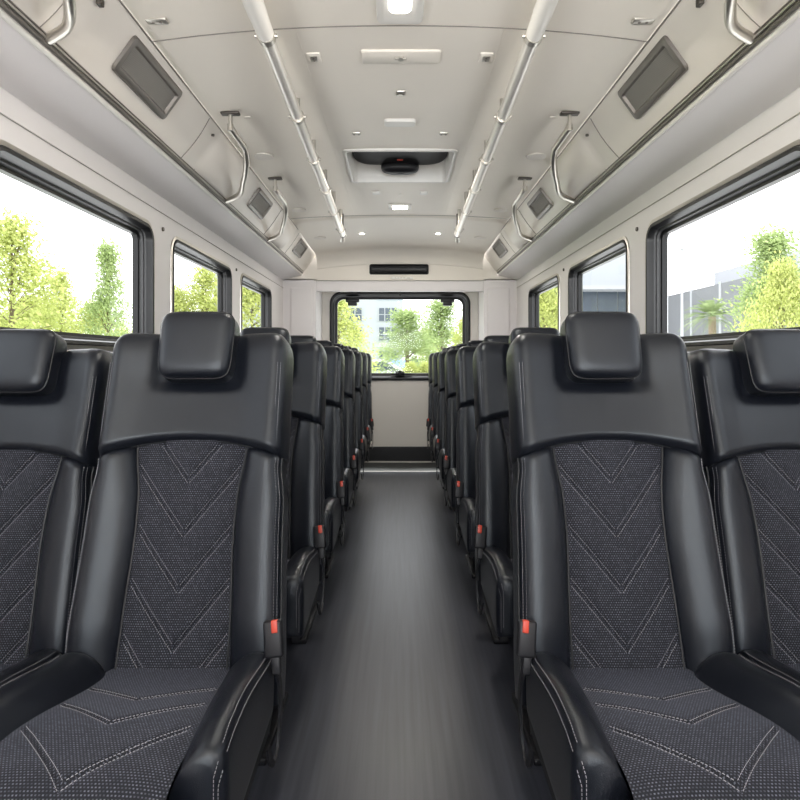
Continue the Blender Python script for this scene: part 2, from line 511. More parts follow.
    mb = MB(); mb.box(-.148, .148, -.481, .02, .362, .452, .012); mb.build('cushion_core', M['leather'], root)
    # --- pan and side skirts
    mb = MB(); mb.box(-.205, .205, -.395, .03, .365, .44, .02); mb.box(-.17, .17, -.36, .01, .33, .375, .012)
    mb.build('seat_pan', M['plastic'], root)
    for s in (-1, 1):
        sk = [(.045, .45), (.05, .40), (-.02, .345), (-.30, .33), (-.36, .345), (-.36, .385), (-.2, .395), (-.03, .43)]
        mb = MB()
        mb.loft([[Vector((s*.190, y, z)) for y, z in sk], [Vector((s*.212, y, z)) for y, z in sk], [Vector((s*.217, -.16+(y+.16)*.94, .38+(z-.38)*.9)) for y, z in sk]])
        mb.build('side_skirt', M['plastic'], root, smooth=False)
        mb = MB()
        mb.box(s*.09-.02, s*.09+.02, -.34, -.01, .30, .345, .006)
        mb.tube(smooth_path([(s*.09, -.30, .31), (s*.09, -.27, .14), (s*.09, -.25, .02)]), .017, 10)
        mb.tube(smooth_path([(s*.09, -.05, .31), (s*.09, -.07, .14), (s*.09, -.09, .02)]), .017, 10)
        mb.box(s*.09-.03, s*.09+.03, -.36, .0, .0, .022, .006)
        mb.build('leg', M['plastic'], root)

def seat_belt(root, s):
    """buckle, red button and hanging webbing on side s"""
    mt = Matrix.Translation((s*.228, -.045, .548)) @ Matrix.Rotation(s*math.radians(-6), 4, 'Y') @ Matrix.Rotation(math.radians(-14), 4, 'X')
    mb = MB(); mb.box(-.019, .019, -.012, .012, -.038, .034, .006, mt)
    mb.box(-.006, .012, -.009, .009, -.07, -.03, .003, mt)
    bk = mb.build('belt_buckle', M['plastic'], root)
    mb = MB(); mb.box(s*.005-.0065, s*.005+.0065, -.0138, .002, .010, .0348, .002, mt)
    mb.build('release_button', M['red'], bk)
    mb = MB()
    pth = smooth_path([(s*.231, -.04, .49), (s*.238, -.035, .45), (s*.239, -.03, .40), (s*.238, -.045, .335), (s*.236, -.075, .312), (s*.233, -.10, .325), (s*.229, -.11, .36)], 8)
    r1 = []
    for p in pth:
        r1.append([p+Vector((dx, dy, 0)) for dx, dy in ((-.002, -.011), (.003, -.011), (.003, .011), (-.002, .011))])
    mb.loft(r1); mb.build('belt_webbing', M['plastic'], root, smooth=False)

protos = {}
p0 = empty('coach_seat', (0, 0, 0)); seat_common(p0); protos[1] = p0
p1 = copy_tree(p0); protos[-1] = p1
seat_belt(p0, 1); seat_belt(p1, -1)
used = {1: False, -1: False}
ROWS = [1.37+.76*k for k in range(7)]
ORD = ['front', 'second', 'third', 'fourth', 'fifth', 'sixth', 'last']
jobs = []
for k, y in enumerate(ROWS):
    for side in (-1, 1):
        sn = 'left' if side < 0 else 'right'
        bs = 1 if side < 0 else -1
        if k == 0: la = f'large black leather seat beside the aisle, in the nearest row on the {sn}'; lw = f'black leather seat by the {sn} windows, in the nearest row, cut off by the frame'
        else:
            w = 'farthest' if k == 6 else ORD[k]+' nearest'
            la = f'black leather aisle seat on the {sn}, {w} row'
            lw = f'black leather window seat on the {sn}, {w} row, behind the others'
        jobs.append((side*.4885, y, 0, bs, la, 'aisle seats', 1)); jobs.append((side*.946, y+.05, -.02, -bs, lw, 'window seats', .965))
for x, y, z, bs, la, g, sx in jobs:
    o = protos[bs]
    if used[bs]: o = copy_tree(protos[bs])
    else: used[bs] = True
    o.location = (x, y, 0); tag(o, la, 'seat', 'coach seats in rows')
    if sx != 1: o.scale = (sx, 1, .968)
    else: o.scale = (1, 1, 1)

# ------------------------------------------------------------------ bus shell
W = 1.2; YF = -2.0; YB = 6.6; YR = 7.1
def A(z): return z+CAMZ                      # height above floor from height above eye
def quadstrip(name, prof, y0, y1, mat, parent=None, smooth=False, ny=1):
    mb = MB(); mb.loft([[Vector((x, y0+(y1-y0)*j/ny, z)) for x, z in prof] for j in range(ny+1)], closed=False)
    return mb.build(name, mat, parent, smooth)
# floor
mb = MB(); mb.box(-W-.05, W+.05, YF, 6.44, -.05, 0); struct(mb.build('floor', M['floor'], smooth=False))
mb = MB(); mb.box(-.95, .95, 6.475, YR, -.05, -.004); struct(mb.build('trim_1', M['mat'], smooth=False))
mb = MB(); mb.box(-.95, .95, 6.44, 6.475, -.05, .004, .001); struct(mb.build('trim_2', M['white_plastic'], smooth=False))
mb = MB(); mb.box(-.86, .86, 7.045, 7.06, -.004, .010, .001); struct(mb.build('trim_3', M['satin'], smooth=False))
mb = MB(); mb.box(-.86, .86, 7.06, YR+.01, 0, .165, .006); struct(mb.build('baseboard_back', M['rubber'], smooth=False))

# rounded rectangle loops
def rrect(a0, a1, b0, b1, r, n=8):
    pts = []
    for cx, cy, s in ((a1-r, b1-r, 0), (a0+r, b1-r, 1), (a0+r, b0+r, 2), (a1-r, b0+r, 3)):
        for k in range(n+1):
            t = PI/2*(s+k/n); pts.append((cx+r*math.cos(t), cy+r*math.sin(t)))
    return pts
WIN = [(.45, 1.60), (1.86, 3.12), (3.37, 4.56), (4.83, 5.97)]
WZ = (A(.05), A(.652))
def wall_with_holes(name, outer, holes, mapf, mat):
    polys = [[Vector((a, b, 0)) for a, b in outer]]+[[Vector((a, b, 0)) for a, b in h] for h in holes]
    tris = tessellate_polygon(polys); flat = [p for q in polys for p in q]
    return struct(mesh_obj(name, [mapf(p.x, p.y) for p in flat], [tuple(t) for t in tris], mat, smooth=False))
for side in (-1, 1):
    sn = 'left' if side < 0 else 'right'
    holes = [rrect(a, b, WZ[0], WZ[1], .085)[::-1] for a, b in WIN]
    w = wall_with_holes('wall_'+sn, [(YF, -.05), (YB+.02, -.05), (YB+.02, A(.83)), (YF, A(.83))], holes, lambda a, b: Vector((side*W, a, b)), M['wall'])
    # pillar seam and rivets
    mb = MB(); mb.box(side*(W-.004) - .003, side*(W-.004)+.003, YF, YB, A(.738), A(.7398)); struct(mb.build('trim_wall', M['seam_light'], smooth=False)).name = 'trim_4' if side < 0 else 'trim_5'
    for i, (a, b) in enumerate(WIN):
        wn = empty(f'window_{i+1 if side<0 else i+5}', (side*W, (a+b)/2, WZ[0])); struct(wn)
        z0, z1 = WZ
        def loop(off, dx, r=.085):
            return [Vector((side*dx, p-(a+b)/2, q-z0)) for p, q in rrect(a+off, b-off, z0+off, z1-off, max(.01, r-off))]
        # light outer lip
        mb = MB(); mb.loft([loop(-.012, -.001), loop(-.011, -.006), loop(.004, -.008), loop(.010, -.003)], closed=True, cap=False)
        mb.build('outer_lip', M['satin'], wn)
        mb = MB(); mb.loft([loop(.004, -.006), loop(.010, -.012), loop(.022, -.010), loop(.026, .004), loop(.029, .02)], cap=False)
        mb.build('rubber_frame', M['rubber'], wn)
        mb = MB(); mb.loft([loop(.029, .02), loop(.030, .030), loop(.038, .031), loop(.039, .042)], cap=False)
        mb.build('grey_channel', M['rubber_grey'], wn)
        mb = MB(); mb.loft([loop(.039, .042), loop(.041, .048), loop(.054, .050), loop(.055, .075), loop(.02, .09)], cap=False)
        mb.build('inner_seal', M['rubber'], wn)
        l = loop(.05, .070); mb = MB(); mb.add(l, [tuple(range(len(l)))])
        mb.build('glass_pane', M['glass'], wn, smooth=False)
    for yy in (1.73, 3.245, 4.70):
        mb = MB(); mb.disc((side*(W-.001), yy, A(.66)), .011, -side*.008, 'X', 14)
        o = mb.build('wall_fastener', M['bronze']); tag(o, f'small dark round fastener on the {sn} wall ' + {1.73: 'at the edge of the frame', 3.245: 'between first and second windows', 4.70: 'between second and third windows'}[yy], 'fastener', 'wall fasteners')

# ducts (bins) -------------------------------------------------------
EB = (1.0, A(.88)); ET = (.85, A(1.09))
def face(t, out=0):
    nx, nz = -(ET[1]-EB[1]), -(EB[0]-ET[0]); L = math.hypot(nx, nz)
    return (EB[0]+(ET[0]-EB[0])*t+nx/L*out, EB[1]+(ET[1]-EB[1])*t+nz/L*out)
BULGES = [(1.05, 1.72), (3.06, 3.70), (4.75, 5.30)]
VENTS = [(2.10, 2.55), (3.96, 4.36), (5.62, 6.02)]
VN = ['large framed vent nearest the camera', 'middle framed vent', 'small framed vent farthest back']
for side in (-1, 1):
    sn = 'left' if side < 0 else 'right'
    root = empty('overhead_duct', (side*W, YF, A(.82)), f'long pale overhead duct running along the {sn} side under the ceiling', 'duct', 'overhead ducts')
    def P(x, y, z): return Vector((side*x-side*W, y-YF, z-A(.82)))
    # underside, slight softness at the outer lip
    mb = MB(); mb.loft([[P(W, y, A(.82)), P(1.1, y, A(.847)), P(1.02, y, A(.868)), P(1.003, y, A(.874))] for y in (YF, YB)], closed=False)
    mb.build('underside', M['wall'], root, smooth=False)
    # face with barrel bulges
    ys = [YF+(YB-YF)*k/300 for k in range(301)]
    rings = []
    for y in ys:
        ring = []
        for k in range(17):
            t = k/16; o = .0
            for a, b in BULGES:
                if a < y < b:
                    u = (y-a)/(b-a); o += .055*math.sin(PI*u)**.55*math.sin(PI*min(1, max(0, (t-.13)/.87)))**.6
            x, z = face(t, o); ring.append(P(x, y, z))
        rings.append(ring)
    mb = MB(); mb.loft(rings, closed=False); mb.build('face_panel', M['duct'], root)
    # top crease seam & panel seams
    mb = MB(); x, z = face(1, .002); mb.tube([P(x, YF, z), P(x, YB, z)], .003, 6)
    for yy in (1.74, 2.87, 3.05, 4.62, 4.74, 5.45):
        pts = []
        for k in range(9):
            t = .03+.94*k/8; x, z = face(t, .001); pts.append(P(x, yy+.03*math.sin(t*PI*.9), z))
        mb.tube(pts, .0022 if yy in (2.87, 4.62) else .0014, 6)
    mb.build('panel_seam', M['seam'], root)
    # extrusion at the bottom edge: pale lip, dark channel, steel rib
    mb = MB(); mb.tube([P(1.004, YF, A(.872)), P(1.004, YB-.08, A(.872))], .009, 10); mb.build('pale_lip', M['white_plastic'], root)
    mb = MB(); x, z = face(.035, .004); mb.tube([P(x, YF, z), P(x, YB-.08, z)], .0075, 8); mb.build('dark_channel', M['vent_frame'], root)
    mb = MB(); x, z = face(.085, .003); mb.tube([P(x, YF, z), P(x, YB-.08, z)], .005, 8); mb.build('metal_rib', M['satin'], root)
    mb = MB(); x, z = face(.115, .001); mb.tube([P(x, YF, z), P(x, YB-.08, z)], .003, 8); mb.build('dark_groove', M['vent_frame'], root)
    # vents
    for i, (a, b) in enumerate(VENTS):
        t0, t1 = (.36, .88)
        v = empty('air_vent', (side*face((t0+t1)/2)[0], (a+b)/2, face((t0+t1)/2)[1]), f'{VN[i]} on the {sn} overhead duct', 'vent', 'duct vents')
        c = Vector(v.location)
        def Q(y, t, o): x, z = face(t, o); return Vector((side*x, y, z))-c
        fw = .028; ft = fw/.258
        def lp(ins, o):
            pts = rrect(a+ins, b-ins, t0*.258+ins, t1*.258-ins, .018 if ins < .02 else .008, 4); return [Q(p, q/.258, o) for p, q in pts]
        mb = MB(); mb.loft([lp(-.002, .001), lp(0, .012), lp(.008, .016), lp(.022, .014), lp(.028, .003)], cap=False); mb.build('vent_frame', M['vent_frame'], v)
        l = lp(.027, .004); mb = MB(); mb.add(l, [tuple(range(len(l)))]); mb.build('vent_grille', M['grille'], v, smooth=False)
    # small dark clip at the start
    mb = MB(); x, z = face(.80, .008); mb.box(side*x-.008, side*x+.008, 1.86, 1.885, z-.012, z+.012, .003)
    tag(mb.build('duct_clip', M['bronze']), f'tiny dark clip on the {sn} overhead duct near the nearest handle', 'clip')
    mb = MB(); x, z = face(.83, .003); mb.disc((side*x, 3.0, z), .008, -.008, 'Z', 12)
    tag(mb.build('duct_screw', M['bronze']), f'small screw head on the {sn} duct in front of the middle handle', 'screw')

# grab handles -------------------------------------------------------
def cz_(x, y):
    z = 1.15-.055*(abs(x)/.85)**2.2
    if y > 5.1: z -= .02*ss(5.1, 6.2, y)+.006
    if y > 6.42: z -= .14*(1-math.sqrt(max(0, 1-min(1, (y-6.42)/.18)**2)))
    return A(z)
HN = ['nearest the camera, cut off by the frame', 'next to the large vent', 'farther back near the middle vent']
for i, (y0, y1) in enumerate([(1.18, 1.80), (2.87, 3.63), (3.90, 4.80)]):
    for side in (-1, 1):
        sn = 'left' if side < 0 else 'right'
        x0 = .757; zc = cz_(x0, y0); L = y1-y0
        h = empty('grab_handle', (side*x0, y0, zc), f'curved metal grab handle on the {sn}, {HN[i]}', 'handle', 'grab handles')
        ex, ez = face(.10, .004)
        q = L/.76
        pts = [(0, 0, -.070), (-.004, .04*q, -.078), (-.010, .20*q, -.088), (-.008, .245*q, -.098), (.0, .30*q, -.130), (.030, .40*q, -.165), (.052, .46*q, -.178), (.092, .58*q, -.200), (.150, .70*q, -.200), (ex-x0, L, ez-zc)]
        mb = MB(); mb.tube(smooth_path([(side*a, b, c) for a, b, c in pts], 6), .0155, 14); mb.build('bar', M['satin'], h)
        mb = MB(); mb.tube([(0, 0, -.008), (0, 0, -.062)], .009, 12); mb.tube([(0, 0, -.055), (0, 0, -.085)], .014, 12); mb.build('stem', M['satin'], h)
        mb = MB(); mb.box(-.042, .042, -.018, .018, -.014, -.001, .005); mb.build('mount_plate', M['bronze'], h)

# ceiling ------------------------------------------------------------
HX, HY0, HY1 = .302, 3.51, 4.11
xsn = sorted(set([-.85+1.7*k/24 for k in range(25)]+[-HX, HX])); xsn = [x for x in xsn if not (HX-.03 < abs(x) < HX+.03 and abs(abs(x)-HX) > 1e-6)]
ysn = sorted(set([YF+(YB+.02-YF)*k/60 for k in range(61)]+[HY0, HY1, 5.1, 5.102]+[6.42+.18*math.sin(PI/2*k/14) for k in range(15)]))
V = [(x, y, cz_(x, y)) for y in ysn for x in xsn]; F = []; nx = len(xsn)
for j in range(len(ysn)-1):
    for i in range(nx-1):
        xm = (xsn[i]+xsn[i+1])/2; ym = (ysn[j]+ysn[j+1])/2
        if abs(xm) < HX and HY0 < ym < HY1: continue
        F.append((j*nx+i, j*nx+i+1, (j+1)*nx+i+1, (j+1)*nx+i))
struct(mesh_obj('ceiling', V, F, M['ceiling'], smooth=True))
# seams across the ceiling
def cross_seam(n, y, r, m, bow=.0):
    mb = MB(); mb.tube([(x, y-bow*(abs(x)/.85)**2, cz_(x, y)-.0008) for x in [-.85+1.7*k/40 for k in range(41)]], r, 6)
    struct(mb.build(f'trim_{n}', m))
cross_seam(6, 2.21, .0022, M['seam'], .0)
cross_seam(7, 5.10, .004, M['seam_light'], .12)
for n, s in ((8, -1), (9, 1)):
    mb = MB(); mb.tube([(s*.36, y, cz_(.36, y)-.0003) for y in (2.22, 3.2, 4.2, 5.08)], .0012, 6); struct(mb.build(f'trim_{n}', M['ceiling']))

# front of the bus behind the viewer: dash wall and windshield
wall_with_holes('wall_front', [(-W, -.05), (W, -.05), (W, A(1.2)), (-W, A(1.2))], [rrect(-.95, .95, A(.0), A(.72), .12)[::-1]], lambda a, b: Vector((a, YF, b)), M['dash'])
# roof hatch recess
hz = cz_(0, 3.8)
h = empty('roof_hatch', (0, 3.8, hz), 'rectangular recessed roof hatch with smoked black cover in the ceiling', 'hatch')
def hl(ins, z, r=.03): return [Vector((p, q-3.8, z)) for p, q in rrect(-.317+ins, .317-ins, 3.49+ins, 4.13-ins, r, 5)]
mb = MB(); mb.loft([hl(0, .002), hl(.002, -.012), hl(.012, -.016), hl(.020, -.014), hl(.024, .0), hl(.026, .20)], cap=False); mb.build('hatch_frame', M['white_plastic'], h)
l = hl(.020, .199); mb = MB(); mb.add(l, [tuple(range(len(l)))]); mb.build('hatch_ceiling', M['smoked'], h, smooth=False)
mb = superbox(0, 0, .0, .292, .25, .07, e1=.4, mapf=lambda x, v, p: Vector((x, v, .125+p)))
cover = mb.build('smoked_cover', M['smoked'], h, auto=False)
mb = superbox(0, 0, .0, .118, .06, .04, e1=.6, mapf=lambda x, v, p: Vector((x, .19+v, .045+p)))
mb.build('motor_housing', M['plastic'], cover, auto=False)
mb = MB(); mb.box(-.018, .018, .06, .075, .050, .060, .003); mb.build('warning_label', M['red'], cover)

# grab rails ---------------------------------------------------------
for side in (-1, 1):
    sn = 'left' if side < 0 else 'right'
    RX = .447
    def rz(y): return A(1.088-(y-2)*.036)
    r = empty('ceiling_rail', (side*RX, 1, rz(1)), f'long polished ceiling rail on brackets, {sn} of the aisle', 'rail', 'ceiling rails')
    def R(y, dx=0, dz=0): return Vector((side*dx, y-1, rz(y)-rz(1)+dz))
    mb = MB(); mb.tube([R(2.1), R(3), R(4), R(5.0)], .025, 20); mb.build('bar', M['steel'], r)
    mb = MB(); mb.tube([R(.6), R(1.4), R(2.02), R(2.021), R(2.14)], [.031, .031, .031, .030, .028], 20); mb.build('sleeve', M['white_plastic'], r)
    for k, y in enumerate((2.15, 2.80, 3.33, 3.85, 4.35, 4.85)):
        mb = MB(); mb.tube([R(y-.014), R(y+.014)], .031, 20)
        top = cz_(RX, y)-rz(y)
        mb.tube([R(y, 0, .015), R(y, 0, top)], .012, 10)
        for e in (-1, 1): mb.tube([R(y, e*.027, .0), R(y, e*.038, .0)], .007, 8)
        mb.build('bracket', M['satin'], r)
    mb = MB(); mb.tube([R(4.98), R(5.04)], .024, 14); mb.tube([R(5.0, 0, .01), R(5.0, 0, cz_(RX, 5)-rz(5))], .009, 8); mb.build('end_bracket', M['bronze'], r)
    mb = MB(); mb.tube([R(5.03, 0, -.005), R(5.10, .01, -.03)], [.014, .02], 12); s = mb.build('end_cap', M['steel'], r)

# ceiling fixtures -----------------------------------------------------
f = empty('ceiling_light', (0, 2.07, cz_(0, 2.07)), 'square ceiling light with glowing lens at the top edge of the view', 'light')
mb = MB(); mb.loft([[Vector((p, q, z)) for p, q in rrect(-.078+i, .078-i, -.11+i, .11-i, .02)] for i, z in ((0, 0), (.003, -.012), (.012, -.016), (.03, -.013))], cap=True); mb.build('housing', M['white_plastic'], f)
mb = MB(); mb.loft([[Vector((p, q, z)) for p, q in rrect(-.037+i, .037-i, -.08+i, .035-i, .02)] for i, z in ((0, -.012), (.004, -.018), (.02, -.021))], cap=True); mb.build('lens', M['glow'], f)
def plate(name, x, y, w, l, hgt, mat, label, cat, group=None, extra=None, r=.006):
    z = cz_(x, y); o = empty(name, (x, y, z), label, cat, group)
    mb = MB(); mb.loft([[Vector((p, q, zz)) for p, q in rrect(-w/2+i, w/2-i, -l/2+i, l/2-i, r, 4)] for i, zz in ((0, .001), (.001, -hgt*.8), (.003, -hgt))], cap=True)
    mb.build('body', mat, o)
    if extra: extra(o, hgt)
    return o
def latch(o, h):
    mb = MB(); mb.box(-.022, .022, -.006, .006, -h-.006, -h+.001, .002); mb.disc((0, 0, -h+.001), .014, -.008); mb.build('latch', M['satin'], o)
def two_dots(o, h):
    for s in (-1, 1):
        mb = MB(); mb.disc((s*.012, 0, -h+.001), .005, -.003, n=10); mb.build('socket', M['seam'], o)
def rim_dots(o, h):
    mb = MB(); mb.box(-.014, .014, -.022, .022, -h-.002, -h+.001, .002); mb.build('insert', M['satin'], o)
    mb = MB(); mb.disc((0, -.008, -h-.001), .004, -.003, n=10); mb.disc((0, .009, -h-.001), .004, -.003, n=10); mb.build('socket', M['seam'], o)
plate('access_panel', .003, 2.43, .30, .10, .009, M['ceiling'], 'raised rectangular ceiling access panel with a central latch', 'panel', None, latch)
for s, sn in ((-1, 'left'), (1, 'right')):
    plate('ceiling_socket', s*.325, 2.43, .052, .08, .006, M['ceiling'], f'small square ceiling socket {sn} of the access panel', 'socket', 'ceiling sockets', rim_dots)
    plate('ceiling_clip', s*.22, 3.25, .045, .03, .008, M['satin'], f'small metal clip ahead of the roof hatch, {sn} one', 'clip', 'hatch clips', two_dots)
    plate('hatch_bumper', s*.155*1.05, 4.40, .055, .05, .012, M['white_plastic'], f'small white block just behind the roof hatch, {sn} one', 'block', 'hatch blocks')
    plate('corner_plate', s*.79, 2.09, .07, .035, .006, M['satin'], f'small metal plate with two dots at the {sn} ceiling edge', 'plate', 'corner plates', two_dots)
    plate('ceiling_clip', s*.70, 2.95, .03, .02, .004, M['ceiling'], f'tiny pale clip beside the {sn} grab handle mount', 'clip', 'side clips')
    for k, (dx, dy) in enumerate(((.745, 3.50), (.75, 4.75), (.72, 5.75))):
        z = cz_(dx, dy); mb = MB(); mb.disc((0, 0, .002), .058, -.008, n=32)
        o = mb.build('ceiling_disc', M['duct'], loc=(s*dx, dy, z)); tag(o, f"flat round {['nearest', 'middle', 'farthest'][k]} speaker disc on the {sn} ceiling edge", 'speaker', 'speaker discs')
    dl = empty('downlight', (s*.337, 5.70, cz_(.337, 5.7)), f'small glowing {sn} downlight in the rear ceiling', 'light', 'rear downlights')
    mb = MB(); mb.disc((0, 0, .001), .032, -.006); mb.build('bezel', M['white_plastic'], dl)
    mb = MB(); mb.disc((0, 0, -.004), .022, -.006); mb.build('lens', M['glow'], dl)
plate('ceiling_sensor', .003, 2.77, .042, .05, .006, M['satin'], 'tiny square sensor centred between access panel and dome lamp', 'sensor', None, two_dots)
plate('dome_lamp', 0, 3.10, .152, .075, .014, M['white_plastic'], 'unlit white oblong lamp ahead of the roof hatch', 'lamp', None, None, .02)
z = cz_(0, 4.8); o = empty('ceiling_light', (0, 4.80, z), 'small lit oblong ceiling light behind the roof hatch', 'light')
mb = MB(); mb.box(-.085, .085, -.07, .07, -.010, .001, .004); mb.build('housing', M['white_plastic'], o)
mb = MB(); mb.box(-.055, .055, -.045, .045, -.016, -.008, .004); mb.build('lens', M['glow'], o)
mb = MB(); mb.disc((0, 4.45, cz_(0, 4.45)+.001), .010, -.008, n=12); tag(mb.build('ceiling_screw', M['satin']), 'single small screw behind the hatch on the centre line', 'screw')

# rear bulkhead --------------------------------------------------------
RXX = .862
def box_s(name, *a, bev=0, mat='rear'):
    mb = MB(); mb.box(*a, bev); return struct(mb.build(name, M[mat], smooth=False))
box_s('wall_back', -W-.02, W+.02, YB, YR+.05, A(.82), A(1.2), mat='ceiling')
box_s('trim_10', -RXX, RXX, YB+.01, YB+.08, A(.708), A(.815), bev=.006, mat='wall')
for n, s in ((11, -1), (12, 1)):
    x0, x1 = sorted((s*RXX, s*(W+.02)))
    box_s(f'trim_{n}', x0, x1, YB, YR+.05, -.05, A(.83), mat='wall')
    xa, xb = sorted((s*.90, s*1.12))
    box_s(f'trim_{n+2}', xa, xb, YB-.014, YB+.01, .3, A(.74), bev=.006, mat='wall')
box_s('trim_15', -RXX-.02, RXX+.02, YB-.004, YB+.006, A(.812), A(.818), mat='seam_light')
# rear inner wall with window hole
RW = (-.765, .765, A(-.215), A(.742))
wall_with_holes('wall_rear_door', [(-RXX, 0), (RXX, 0), (RXX, A(.82)), (-RXX, A(.82))], [rrect(*RW, .12)[::-1]], lambda a, b: Vector((a, YR, b)), M['rear']).name = 'wall_rear'
wn = empty('window_9', (0, YR, RW[2])); struct(wn)
def rl(off, dy): return [Vector((p, dy, q-RW[2])) for p, q in rrect(RW[0]+off, RW[1]-off, RW[2]+off, RW[3]-off, .12-off*.7, 8)]
mb = MB(); mb.loft([rl(-.012, 0), rl(-.010, -.018), rl(.004, -.024), rl(.022, -.020), rl(.028, .004), rl(.034, .02)], cap=False); mb.build('rubber_frame', M['rubber'], wn)
mb = MB(); mb.loft([rl(.034, .02), rl(.036, .035), rl(.046, .036)], cap=False); mb.build('grey_channel', M['rubber_grey'], wn)
mb = MB(); mb.loft([rl(.046, .036), rl(.050, .038), rl(.068, .042), rl(.070, .07), rl(.03, .09)], cap=False); mb.build('inner_seal', M['rubber'], wn)
l = rl(.06, .065); mb = MB(); mb.add(l, [tuple(range(len(l)))]); mb.build('glass_pane', M['glass_rear'], wn, smooth=False)
for s in (-1, 1):
    mb = MB(); mb.box(s*.525-.075, s*.525+.075, -.03, .05, .957-.105, .957-.06, .01); mb.box(s*.525-.05, s*.525+.05, -.03, .05, .957-.145, .957-.09, .012); mb.build('hinge', M['rubber'], wn)
mb = MB(); mb.box(-.05, .05, -.03, .05, .045, .085, .01); mb.box(-.10, .13, -.02, .05, .088, .094, .002); mb.box(-.018, .018, -.045, -.02, .04, .10, .006); mb.build('latch', M['rubber'], wn)
mb = MB(); mb.disc((0, -.03, .957-.028), .012, -.01, 'Y', 12); mb.build('top_catch', M['rubber'], wn)
# rear air slot
o = empty('air_outlet', (-.01, YB, A(.93)), 'long black rounded air outlet slot above the rear window', 'vent')
mb = MB(); mb.loft([[Vector((p, y, q)) for p, q in rrect(-.305+i, .305-i, -.053+i, .053-i, .02, 5)] for i, y in ((0, .001), (.002, -.018), (.012, -.022), (.024, -.010))], cap=True); mb.build('surround', M['rubber'], o)
mb = MB()
for k in range(2): mb.box(-.27, .27, -.016, -.008, -.018+.028*k, -.010+.028*k, .002)
mb.box(-.004, .004, -.02, -.008, -.03, .03, .001); mb.build('louvre', M['plastic'], o)
o = empty('switch_strip', (.02, YB, A(.842)), 'small pale strip of switches under the rear air outlet', 'switch')
mb = MB(); mb.box(-.115, .115, -.010, .0, -.014, .014, .004); mb.build('plate', M['white_plastic'], o)
mb = MB()
for k in range(4): mb.box(-.075+.03*k, -.06+.03*k, -.013, -.008, -.005, .005, .001)
mb.box(.055, .08, -.014, -.008, -.008, .008, .002); mb.build('button', M['satin'], o)

# ------------------------------------------------------------------ outdoors
GZ = -.25
mb = MB(); mb.box(-90, 90, -40, 140, GZ-.1, GZ); struct(mb.build('ground', M['concrete'], smooth=False))
for nm, xx, yy, ww, ll in (('lawn', -24, 25, 34, 60), ('lawn', 20, 12, 12, 30), ('lawn', 6, 38, 22, 6)):
    mb = MB(); mb.box(xx-ww/2, xx+ww/2, yy-ll/2, yy+ll/2, GZ, GZ+.05); struct(mb.build(nm, M['grass'], smooth=False))

def make_tree(seed, H, Rr, leafmat, nclus=150, per=36, leaf=.07, base=.22, conic=.5):
    rnd = random.Random(seed)
    root = bpy.data.objects.new('tree', None); col.objects.link(root)
    mb = MB(); mb.tube([(0, 0, 0), (.03, .02, H*.3), (-.02, 0, H*.6), (0, 0, H*.92)], [.035*H**.6, .028*H**.6, .018*H**.6, .006], 8)
    centers = []
    for i in range(nclus):
        t = rnd.random()**.85; z = H*(base+(1-base)*t)
        prof = Rr*(math.sin(PI*min(1, t*.92+.16))**.6)*(1-conic*t)
        a = rnd.random()*2*PI; r = prof*(.35+.65*rnd.random()**.5)
        centers.append((r*math.cos(a), r*math.sin(a), z, prof))
    for c in centers[::3]:
        mb.tube([(0, 0, c[2]*.8-.05), (c[0]*.5, c[1]*.5, c[2]*.92), c[:3]], [.02, .012, .005], 5)
    mb.build('trunk', M['bark'], root)
    V = []; F = []; S = []
    for c in centers:
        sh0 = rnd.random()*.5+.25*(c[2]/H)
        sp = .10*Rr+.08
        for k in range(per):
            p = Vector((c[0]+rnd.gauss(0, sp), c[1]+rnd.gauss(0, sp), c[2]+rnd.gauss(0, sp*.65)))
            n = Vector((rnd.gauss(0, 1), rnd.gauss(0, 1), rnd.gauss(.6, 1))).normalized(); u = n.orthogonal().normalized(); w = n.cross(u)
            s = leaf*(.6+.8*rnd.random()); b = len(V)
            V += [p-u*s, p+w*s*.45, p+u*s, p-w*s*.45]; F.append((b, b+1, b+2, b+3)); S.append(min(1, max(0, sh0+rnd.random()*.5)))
    me = bpy.data.meshes.new('foliage'); me.from_pydata([tuple(v) for v in V], [], F); me.materials.append(leafmat)
    at = me.attributes.new('shade', 'FLOAT', 'FACE'); at.data.foreach_set('value', S)
    fo = bpy.data.objects.new('foliage', me); col.objects.link(fo); fo.parent = root
    return root
def at(px, top, y):                     # a point seen at column px and height row top, at distance y
    return ((px-400)/643*y, y, 1.12+(360-top)/643*y)
# proto trees are 1:1, later copies scaled
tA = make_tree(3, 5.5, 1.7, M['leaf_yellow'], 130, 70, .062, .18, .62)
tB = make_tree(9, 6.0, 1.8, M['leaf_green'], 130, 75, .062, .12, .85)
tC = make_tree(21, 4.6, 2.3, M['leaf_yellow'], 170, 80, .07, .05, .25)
protoH = {id(tA): 5.5, id(tB): 6.0, id(tC): 4.6}; first = {id(tA): True, id(tB): True, id(tC): True}
def put_tree(t, px, top, y, label, rs=1, name='tree', cat='tree'):
    x, yy, zt = at(px, top, y); s = (zt-GZ)/protoH[id(t)]
    o = t if first[id(t)] else copy_tree(t); first[id(t)] = False
    o.location = (x, yy, GZ); o.scale = (s*rs, s*rs, s); o.rotation_euler.z = random.random()*6
    o.name = name
    tag(o, label, cat, 'trees outside the windows' if cat == 'tree' else 'bushes outside the rear window')
put_tree(tA, 12, 218, 17, 'tall yellow-green tree at the left edge of the left front window', 1.1)
put_tree(tA, 60, 272, 21, 'short yellow-green tree between two taller ones in the left front window', .75)
put_tree(tB, 108, 247, 19, 'slim green tree near the rear edge of the left front window', .75)
put_tree(tC, 176, 292, 27, 'low yellow-green tree at the front of the left middle window', .8)
put_tree(tA, 206, 268, 27, 'taller light green tree in the left middle window', 1.1)
